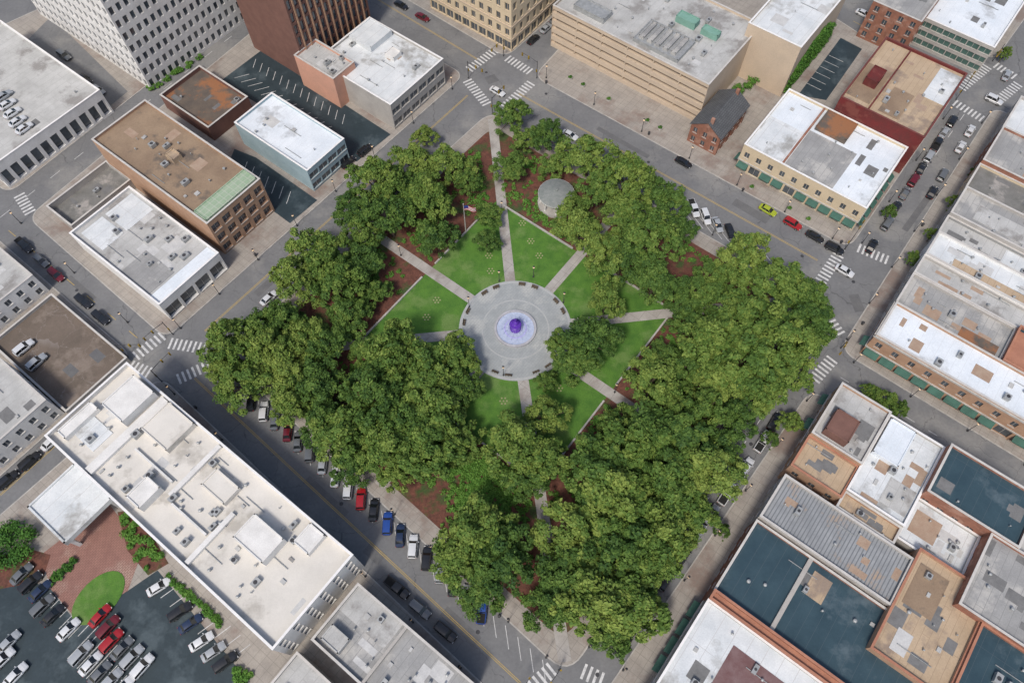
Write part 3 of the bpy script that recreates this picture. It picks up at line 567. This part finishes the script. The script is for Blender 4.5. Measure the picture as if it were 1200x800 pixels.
# ------------------------------------------------------------------ bandstand
x,y=P(652,226,4.5); e=empty('bandstand',(x,y,.12)); m=M(); m.lathe([(4.6,0),(4.6,.9),(0,.9)],24); m.obj('platform',[kerbm],e)
m=M()
for i in range(8): a=i*math.pi/4; m.lathe([(.22,.9),(.16,1.1),(.16,3.8),(.25,4)],8,3.9*math.cos(a),3.9*math.sin(a))
m.lathe([(3.8,3.9),(4.5,3.9),(4.6,4.25),(4.3,4.25)],24); m.obj('columns',[white_wall],e)
m=M(); m.lathe([(4.62,4.2),(4.3,4.45),(3,4.9),(1.5,5.3),(.5,5.55),(.4,5.8),(0,5.95)],24); m.obj('roof',[mat('bandstand_roof',(.17,.19,.18),(.23,.24,.23),s1=1)],e)
# ------------------------------------------------------------------ flagpole
x,y=P(546,272); e=empty('flagpole',(x,y,.12)); m=M(); m.lathe([(.16,0),(.07,11),(.14,11.05),(.1,11.25),(0,11.3)],8); m.obj('pole',[kerbm],e)
m=M(); nx=8
for j in range(7):
    for i in range(nx):
        X0,X1=i*.35,(i+1)*.35; y0,y1=.25*math.sin(X0*2.2),.25*math.sin(X1*2.2); z0=8.6+j*.26; mi=2 if (j>=3 and i<3) else (j%2)
        m.quad((X0+.08,y0,z0-X0*.15),(X1+.08,y1,z0-X1*.15),(X1+.08,y1,z0+.26-X1*.15),(X0+.08,y0,z0+.26-X0*.15),mi)
m.obj('flag',[mat('flag_red',(.45,.03,.04)),mat('flag_white',(.75,.75,.75)),mat('flag_blue',(.03,.05,.25))],e)
# ------------------------------------------------------------------ lamps, benches, signals
warm=mat('lamp_globe',(.75,.62,.45),emit=(1,.62,.3),es=.5)
m=M(); m.lathe([(.22,0),(.2,.4),(.08,.6),(.06,3.9),(.14,4.0)],8,mi=0); m.lathe([(.1,4.0),(.24,4.2),(.24,4.4),(.1,4.6),(0,4.62)],10,mi=1); m.lathe([(.27,4.6),(0,4.85)],8,mi=0)
lampme=m.obj('street_lamp',[metald,warm]); lm=lampme.data; bpy.data.objects.remove(lampme)
def inst(name,me,x,y,z=0,rot=0,color=None):
    o=bpy.data.objects.new(name,me); o.location=(x,y,z); o.rotation_euler=(0,0,rot); col.objects.link(o)
    if color: o.color=(*color,1)
    return o
def row(p,q,n,fn):
    for i in range(n):
        t=i/(n-1); fn(p[0]+(q[0]-p[0])*t,p[1]+(q[1]-p[1])*t)
lampf=lambda u,v: inst('street_lamp',lm,*P(u,v),.12)
for p,q,n in [((212,385),(530,105),8),((285,436),(640,770),9),((205,462),(540,782),7),((596,140),(930,330),8),((640,92),(975,280),7),((940,372),(690,758),7),((945,470),(730,785),7),((992,398),(1150,145),7),((1010,285),(1105,140),4),((1000,425),(1200,545),4),((25,262),(150,378),3)]: row(p,q,n,lampf)
for u,v in [(585,330),(550,360),(625,325),(660,355),(655,425),(590,440),(545,410),(588,250),(470,300),(715,368),(428,398),(622,560),(690,300),(720,460)]: lampf(u,v)
m=M()
for k in range(4): m.box(0,-.18+k*.13,.45,1.6,.1,.04)
for k in range(3): m.box(0,.26+.03*k,.55+.13*k,1.6,.04,.1)
for s_ in (-.65,0,.65): m.box(s_,0,0,.07,.5,.45,0,1); m.box(s_,.3,.4,.06,.06,.5,0,1)
b_=m.obj('park_bench',[mat('bench_wood',(.12,.09,.06)),metald]); bme=b_.data; bpy.data.objects.remove(b_)
for i in range(24):
    a=i*math.pi/12+.13
    if any(abs((a-k+math.pi)%(2*math.pi)-math.pi)<.14 for k in [TH+j*math.pi/4 for j in range(8)]): continue
    inst('park_bench',bme,FC[0]+12*math.cos(a),FC[1]+12*math.sin(a),.225,a-math.pi/2)
m=M(); m.lathe([(.2,0),(.1,.3),(.08,6)],8); m.tube([(0,0,5.6),(2.5,0,6),(5.5,0,6.1)],[.08,.06,.05],6)
for xx in (3,5.2): m.box(xx,0,5.1,.35,.35,1.0,0,1)
m.box(0,.25,2.4,.3,.3,.8,0,1)
t_=m.obj('traffic_signal',[metald,mat('signal_yellow',(.3,.2,.03))]); tme=t_.data; bpy.data.objects.remove(t_)
for u,v,r in [(203,392,TH+3.14),(262,424,TH-1.57),(150,418,0),(190,447,TH),(549,92,TH-1.57),(577,134,TH),(590,66,TH+3.14),(629,92,TH+1.57),(990,292,TH),(953,350,TH+1.57),(985,408,TH+3.14),(655,785,TH+3.14),(600,825,TH),(1120,117,TH),(1163,72,TH+3.14)]:
    inst('traffic_signal',tme,*P(u,v),.12,r)
m=M(); m.lathe([(.28,0),(.32,.9),(.26,.95),(.2,1.05),(0,1.1)],10); o=m.obj('litter_bin',[metald]); bin_=o.data; bpy.data.objects.remove(o)
for u,v in [(275,432),(420,566),(585,722),(590,145),(700,208),(920,330),(930,390),(800,600),(640,98),(760,158),(870,224),(985,285),(300,300),(420,205),(230,478),(380,630),(1010,380),(1080,265)]: inst('litter_bin',bin_,*P(u,v),.12)
m=M(); m.lathe([(.5,0),(.7,.6),(.62,.6),(.6,.5),(0,.5)],12); v_,t__=leaves(rng,np.array([(0,0,.7),(.2,.1,.8),(-.2,-.1,.75)]),np.array([.5,.4,.4]),60,.14)
pl=leafmesh('planter',v_,t__,m,[shrubm,kerbm])
for k in (0,1,3,6,7): inst('planter',pl,*P(668+k*15,93+k*8.4),.12)
for k in (0,2,3): inst('planter',pl,*P(880+k*22,221+k*12.5),.12)
# ------------------------------------------------------------------ vehicles
def paintmat():
    m=bpy.data.materials.new('car_paint'); m.use_nodes=True; N=m.node_tree.nodes; bs=N['Principled BSDF']; oi=N.new('ShaderNodeObjectInfo')
    m.node_tree.links.new(oi.outputs['Color'],bs.inputs['Base Color']); bs.inputs['Roughness'].default_value=.3; bs.inputs['Coat Weight'].default_value=.5; bs.inputs['Metallic'].default_value=.15; return m
cp_=paintmat(); cgl=mat('car_glass',(.015,.018,.02),rough=.08,spec=.8); tire=mat('tire_rubber',(.02,.02,.02)); rim=mat('wheel_rim',(.4,.4,.4),rough=.4,metal=.6); hl=mat('headlight',(.7,.7,.7),rough=.2); tl=mat('taillight',(.35,.02,.02),rough=.3)
def carmesh(kind):
    m=M()
    if kind=='sedan': st=[(-2.36,.62,.5,.78),(-2.28,.82,.34,.93),(-1.6,.9,.25,.99),(-.6,.92,.22,.97),(.9,.92,.22,.93),(1.7,.89,.25,.85),(2.2,.8,.3,.72),(2.36,.6,.4,.6)]; cb=(-1.85,1.15,.80); ct=(-1.2,.3,.62,1.45)
    elif kind=='suv': st=[(-2.38,.72,.5,1.0),(-2.3,.88,.36,1.08),(-1.6,.95,.3,1.1),(0,.96,.28,1.08),(1.0,.95,.28,1.05),(1.8,.91,.3,.98),(2.25,.82,.36,.85),(2.4,.62,.45,.7)]; cb=(-2.25,1.1,.86); ct=(-2.0,.4,.7,1.75)
    else: st=[(-2.8,.8,.5,1.02),(-2.75,.93,.45,1.08),(-1.5,.97,.36,1.1),(0,.97,.34,1.1),(1.5,.96,.34,1.08),(2.3,.92,.36,1.0),(2.7,.84,.42,.88),(2.82,.65,.5,.75)]; cb=(-.75,1.5,.88); ct=(-.6,.9,.72,1.85)
    k=9; vs=[]
    for x,w,zl,zt in st: vs+=[(x,-w*.9,zl),(x,-w,zl+.14),(x,-w,zt-.2),(x,-w*.86,zt-.02),(x,0,zt+.03),(x,w*.86,zt-.02),(x,w,zt-.2),(x,w,zl+.14),(x,w*.9,zl)]
    fs=[(i*k+j,(i+1)*k+j,(i+1)*k+(j+1)%k,i*k+(j+1)%k) for i in range(len(st)-1) for j in range(k)]
    fs+=[tuple(range(k)),tuple(range((len(st)-1)*k,len(st)*k))[::-1]]; m.add(vs,fs,0)
    zb=st[3][3]-.06; xb0,xb1,wb=cb; xt0,xt1,wt,zt=ct
    bb=[(xb0,-wb,zb),(xb1,-wb,zb),(xb1,wb,zb),(xb0,wb,zb)]; tt=[(xt0,-wt,zt-.07),(xt1,-wt,zt-.07),(xt1,wt,zt-.07),(xt0,wt,zt-.07)]
    m.add(bb+tt,[(0,1,5,4),(1,2,6,5),(2,3,7,6),(3,0,4,7)],1)
    g=[]; 
    for i in range(5):
        for j in range(5):
            x=xt0-.04+(xt1-xt0+.08)*i/4; y=-wt-.02+(2*wt+.04)*j/4; g.append((x,y,zt-.06+.07*(1-(i/2-1)**2)*.7+.05*(1-(j/2-1)**2)))
    m.add(g,[(i*5+j,(i+1)*5+j,(i+1)*5+j+1,i*5+j+1) for i in range(4) for j in range(4)],0)
    for i in range(4):
        p,q=Vector(bb[i]),Vector(tt[i]); o=Vector((0,.01 if p.y>0 else -.01,.01)); m.tube([tuple(p+o),tuple(q+o)],[.05,.045],4,0)
    for s_ in (-1,1):
        xm=(xb0+xb1)/2*.5+(xt0+xt1)/2*.5; m.tube([(xm,s_*(wb+.005),zb),(xm,s_*(wt+.005),zt-.06)],[.045,.04],4,0)
        m.box(cb[1]-.25,s_*(wb+.2),zb+.0,.16,.22,.14,0,0)
    wx=(1.42,-1.4) if kind!='pickup' else (1.75,-1.75)
    for x in wx:
        for s_ in (-1,1):
            w=st[3][1]; rr=.33 if kind=='sedan' else .39; vs=[];n=12
            for yy,r_ in ((s_*(w-.22),rr),(s_*(w+.01),rr),(s_*(w+.015),rr*.62),(s_*(w+.016),0.01)):
                vs+=[(x+r_*math.cos(i*2*math.pi/n),yy,rr+r_*math.sin(i*2*math.pi/n)) for i in range(n)]
            m.add(vs,[(j*n+i,j*n+(i+1)%n,(j+1)*n+(i+1)%n,(j+1)*n+i) for j in range(2) for i in range(n)],2); m.add(vs,[(2*n+i,2*n+(i+1)%n,3*n+(i+1)%n,3*n+i) for i in range(n)],3)
    xf,xr=st[-2][0],st[1][0]
    for s_ in (-1,1): m.box(xf+.02,s_*.62,st[-2][3]-.2,.22,.3,.14,0,4); m.box(xr-.0,s_*.68,st[1][3]-.3,.12,.28,.2,0,5)
    m.box(xf+.14,0,.35,.1,1.0,.16,0,2); m.box(xr-.05,0,.35,.1,1.2,.12,0,2)
    if kind=='pickup': m.box(-1.75,0,1.0,1.85,1.5,.135,0,2); m.box(-1.75,.83,1.05,1.9,.08,.12,0,0); m.box(-1.75,-.83,1.05,1.9,.08,.12,0,0)
    o=m.obj(kind,[cp_,cgl,tire,rim,hl,tl]); me=o.data; bpy.data.objects.remove(o); return me
CM={'s':carmesh('sedan'),'u':carmesh('suv'),'p':carmesh('pickup')}; CN={'s':'parked_car','u':'parked_suv','p':'pickup_truck'}
CC={'w':(.66,.67,.68),'s':(.36,.38,.40),'g':(.14,.15,.16),'k':(.018,.019,.022),'r':(.36,.015,.02),'m':(.14,.012,.02),'b':(.02,.07,.30),'n':(.02,.035,.08),'y':(.35,.42,.03),'t':(.3,.26,.2)}
def car(u,v,kind,c,hd,z=0):
    x,y=P(u,v,z+.7); 
    if isinstance(hd,tuple): p,q=P(u,v,z),P(u+hd[0],v+hd[1],z); hd=math.atan2(q[1]-p[1],q[0]-p[0])
    inst(CN[kind],CM[kind],x,y,z+.004,hd+R.uniform(-.04,.04),CC[c])
up=(1,-10)
for u,v,k,c_ in [(294,470,'s','k'),(309,482,'u','w'),(322,492,'s','g'),(337,505,'s','m'),(349,517,'s','g'),(363,529,'u','g'),(378,543,'s','s'),(393,558,'s','w'),(408,572,'u','w'),(423,584,'u','r'),(438,597,'s','k'),(454,613,'u','b'),(469,627,'s','n'),(484,640,'u','w'),(500,654,'u','k'),(516,669,'u','s'),(531,684,'s','k'),(547,699,'s','s'),(565,713,'p','b')]: car(u,v,k,c_,up)
hB=TH-math.pi/2; hA=TH
for u,v,k,c_ in [(465,688,'p','k'),(492,713,'u','g'),(522,740,'u','k'),(28,287,'p','k'),(48,305,'s','g'),(66,322,'u','m'),(98,353,'u','k'),(118,372,'u','k'),(900,246,'s','y'),(929,262,'u','r'),(955,277,'s','k'),(978,291,'u','k'),(801,190,'s','k'),(990,317,'s','w'),(668,158,'s','w'),(583,107,'s','w'),(495,20,'s','m'),(470,6,'s','k'),(1012,16,'s','w'),(1024,24,'u','k'),(1037,31,'s','s'),(1165,117,'u','w'),(1040,500,'s','g'),(1100,538,'u','k')]: car(u,v,k,c_,hB)
for u,v,k,c_ in [(60,517,'s','w'),(35,540,'u','k'),(9,562,'u','k'),(315,349,'s','w'),(408,190,'s','k'),(428,176,'u','k'),(625,46,'s','k'),(640,33,'s','s'),(651,22,'s','g'),
  (908,494,'u','k'),(894,517,'p','w'),(874,547,'u','w'),(852,578,'p','w'),(834,602,'s','s'),(818,625,'u','s'),(802,648,'u','k'),(780,679,'u','k'),(762,706,'s','g'),(746,730,'s','k'),(870,482,'s','w'),(852,512,'u','s'),(730,755,'u','k'),
  (1022,288,'s','k'),(1040,262,'u','g'),(1050,243,'s','k'),(1061,226,'s','g'),(1071,211,'u','m'),(1080,197,'s','k'),(1089,183,'u','s'),(1098,169,'p','k'),(1107,155,'s','s'),(1116,142,'u','k'),(1126,172,'s','w'),(1137,153,'s','w'),(1105,205,'u','g'),(1093,225,'s','k'),(1180,88,'s','s')]: car(u,v,k,c_,hA)
for u,v,k,c_ in [(813,244,'p','w'),(827,254,'u','w'),(841,263,'s','s'),(856,271,'s','k')]: car(u,v,k,c_,(4,10))
for u,v,k,c_ in [(28,407,'u','w'),(43,424,'u','s')]: car(u,v,k,c_,hA,1.42)
for i,(u,v) in enumerate([(8,122),(14,132),(20,142),(4,112),(28,150)]): car(u,v,'s','w' if i!=3 else 's',hA,7.35)
for u,v,k,c_ in [(25,672,'s','g'),(36,682,'u','k'),(47,692,'s','n'),(50,709,'u','g'),(62,720,'s','k'),(80,737,'s','w'),(95,765,'u','s'),(106,777,'s','w'),(117,721,'s','r'),(127,734,'u','m'),(131,750,'u','r'),(143,759,'s','g'),(155,769,'u','s'),(167,780,'u','w'),(10,752,'s','s'),(3,772,'u','w'),(18,790,'s','w'),(130,797,'u','s'),(143,806,'s','w'),(117,788,'s','g')]: car(u,v,k,c_,hA,.14)
for u,v,k,c_ in [(186,687,'s','w'),(211,716,'u','k'),(236,751,'s','w'),(250,763,'s','s'),(264,775,'u','k'),(223,730,'s','n')]: car(u,v,k,c_,hA-.3,.14)
for u,v,k,c_ in [(115,105,'s','s'),(100,92,'s','k'),(75,65,'u','g')]: car(u,v,k,c_,hB,.14)
# ------------------------------------------------------------------ light, world, camera
sc=bpy.context.scene
w=bpy.data.worlds.new('World'); sc.world=w; w.use_nodes=True; nt=w.node_tree; bg=nt.nodes['Background']
sky=nt.nodes.new('ShaderNodeTexSky'); sky.sky_type='NISHITA'; sky.sun_disc=False; sky.sun_elevation=math.radians(54); 
az=math.radians(205); sky.sun_rotation=az; sky.air_density=1.0; sky.dust_density=3.0
nt.links.new(sky.outputs[0],bg.inputs[0]); bg.inputs[1].default_value=.145
sun=bpy.data.lights.new('sun','SUN'); sun.energy=2.5; sun.angle=math.radians(10); sun.color=(1,.94,.85); so=bpy.data.objects.new('sun',sun); col.objects.link(so)
el=math.radians(54); d=Vector((math.sin(az)*math.cos(el),math.cos(az)*math.cos(el),math.sin(el))); so.rotation_euler=d.to_track_quat('Z','Y').to_euler(); so.location=(0,0,200)
cam=bpy.data.cameras.new('camera'); co=bpy.data.objects.new('camera',cam); col.objects.link(co); co.location=(0,0,H); co.rotation_euler=(math.pi/2-PITCH,0,0)
cam.sensor_width=36; cam.lens=F/1200*36; cam.clip_end=6000; cam.clip_start=1; sc.camera=co
sc.view_settings.view_transform='Standard'; sc.view_settings.look='None'; sc.view_settings.exposure=0
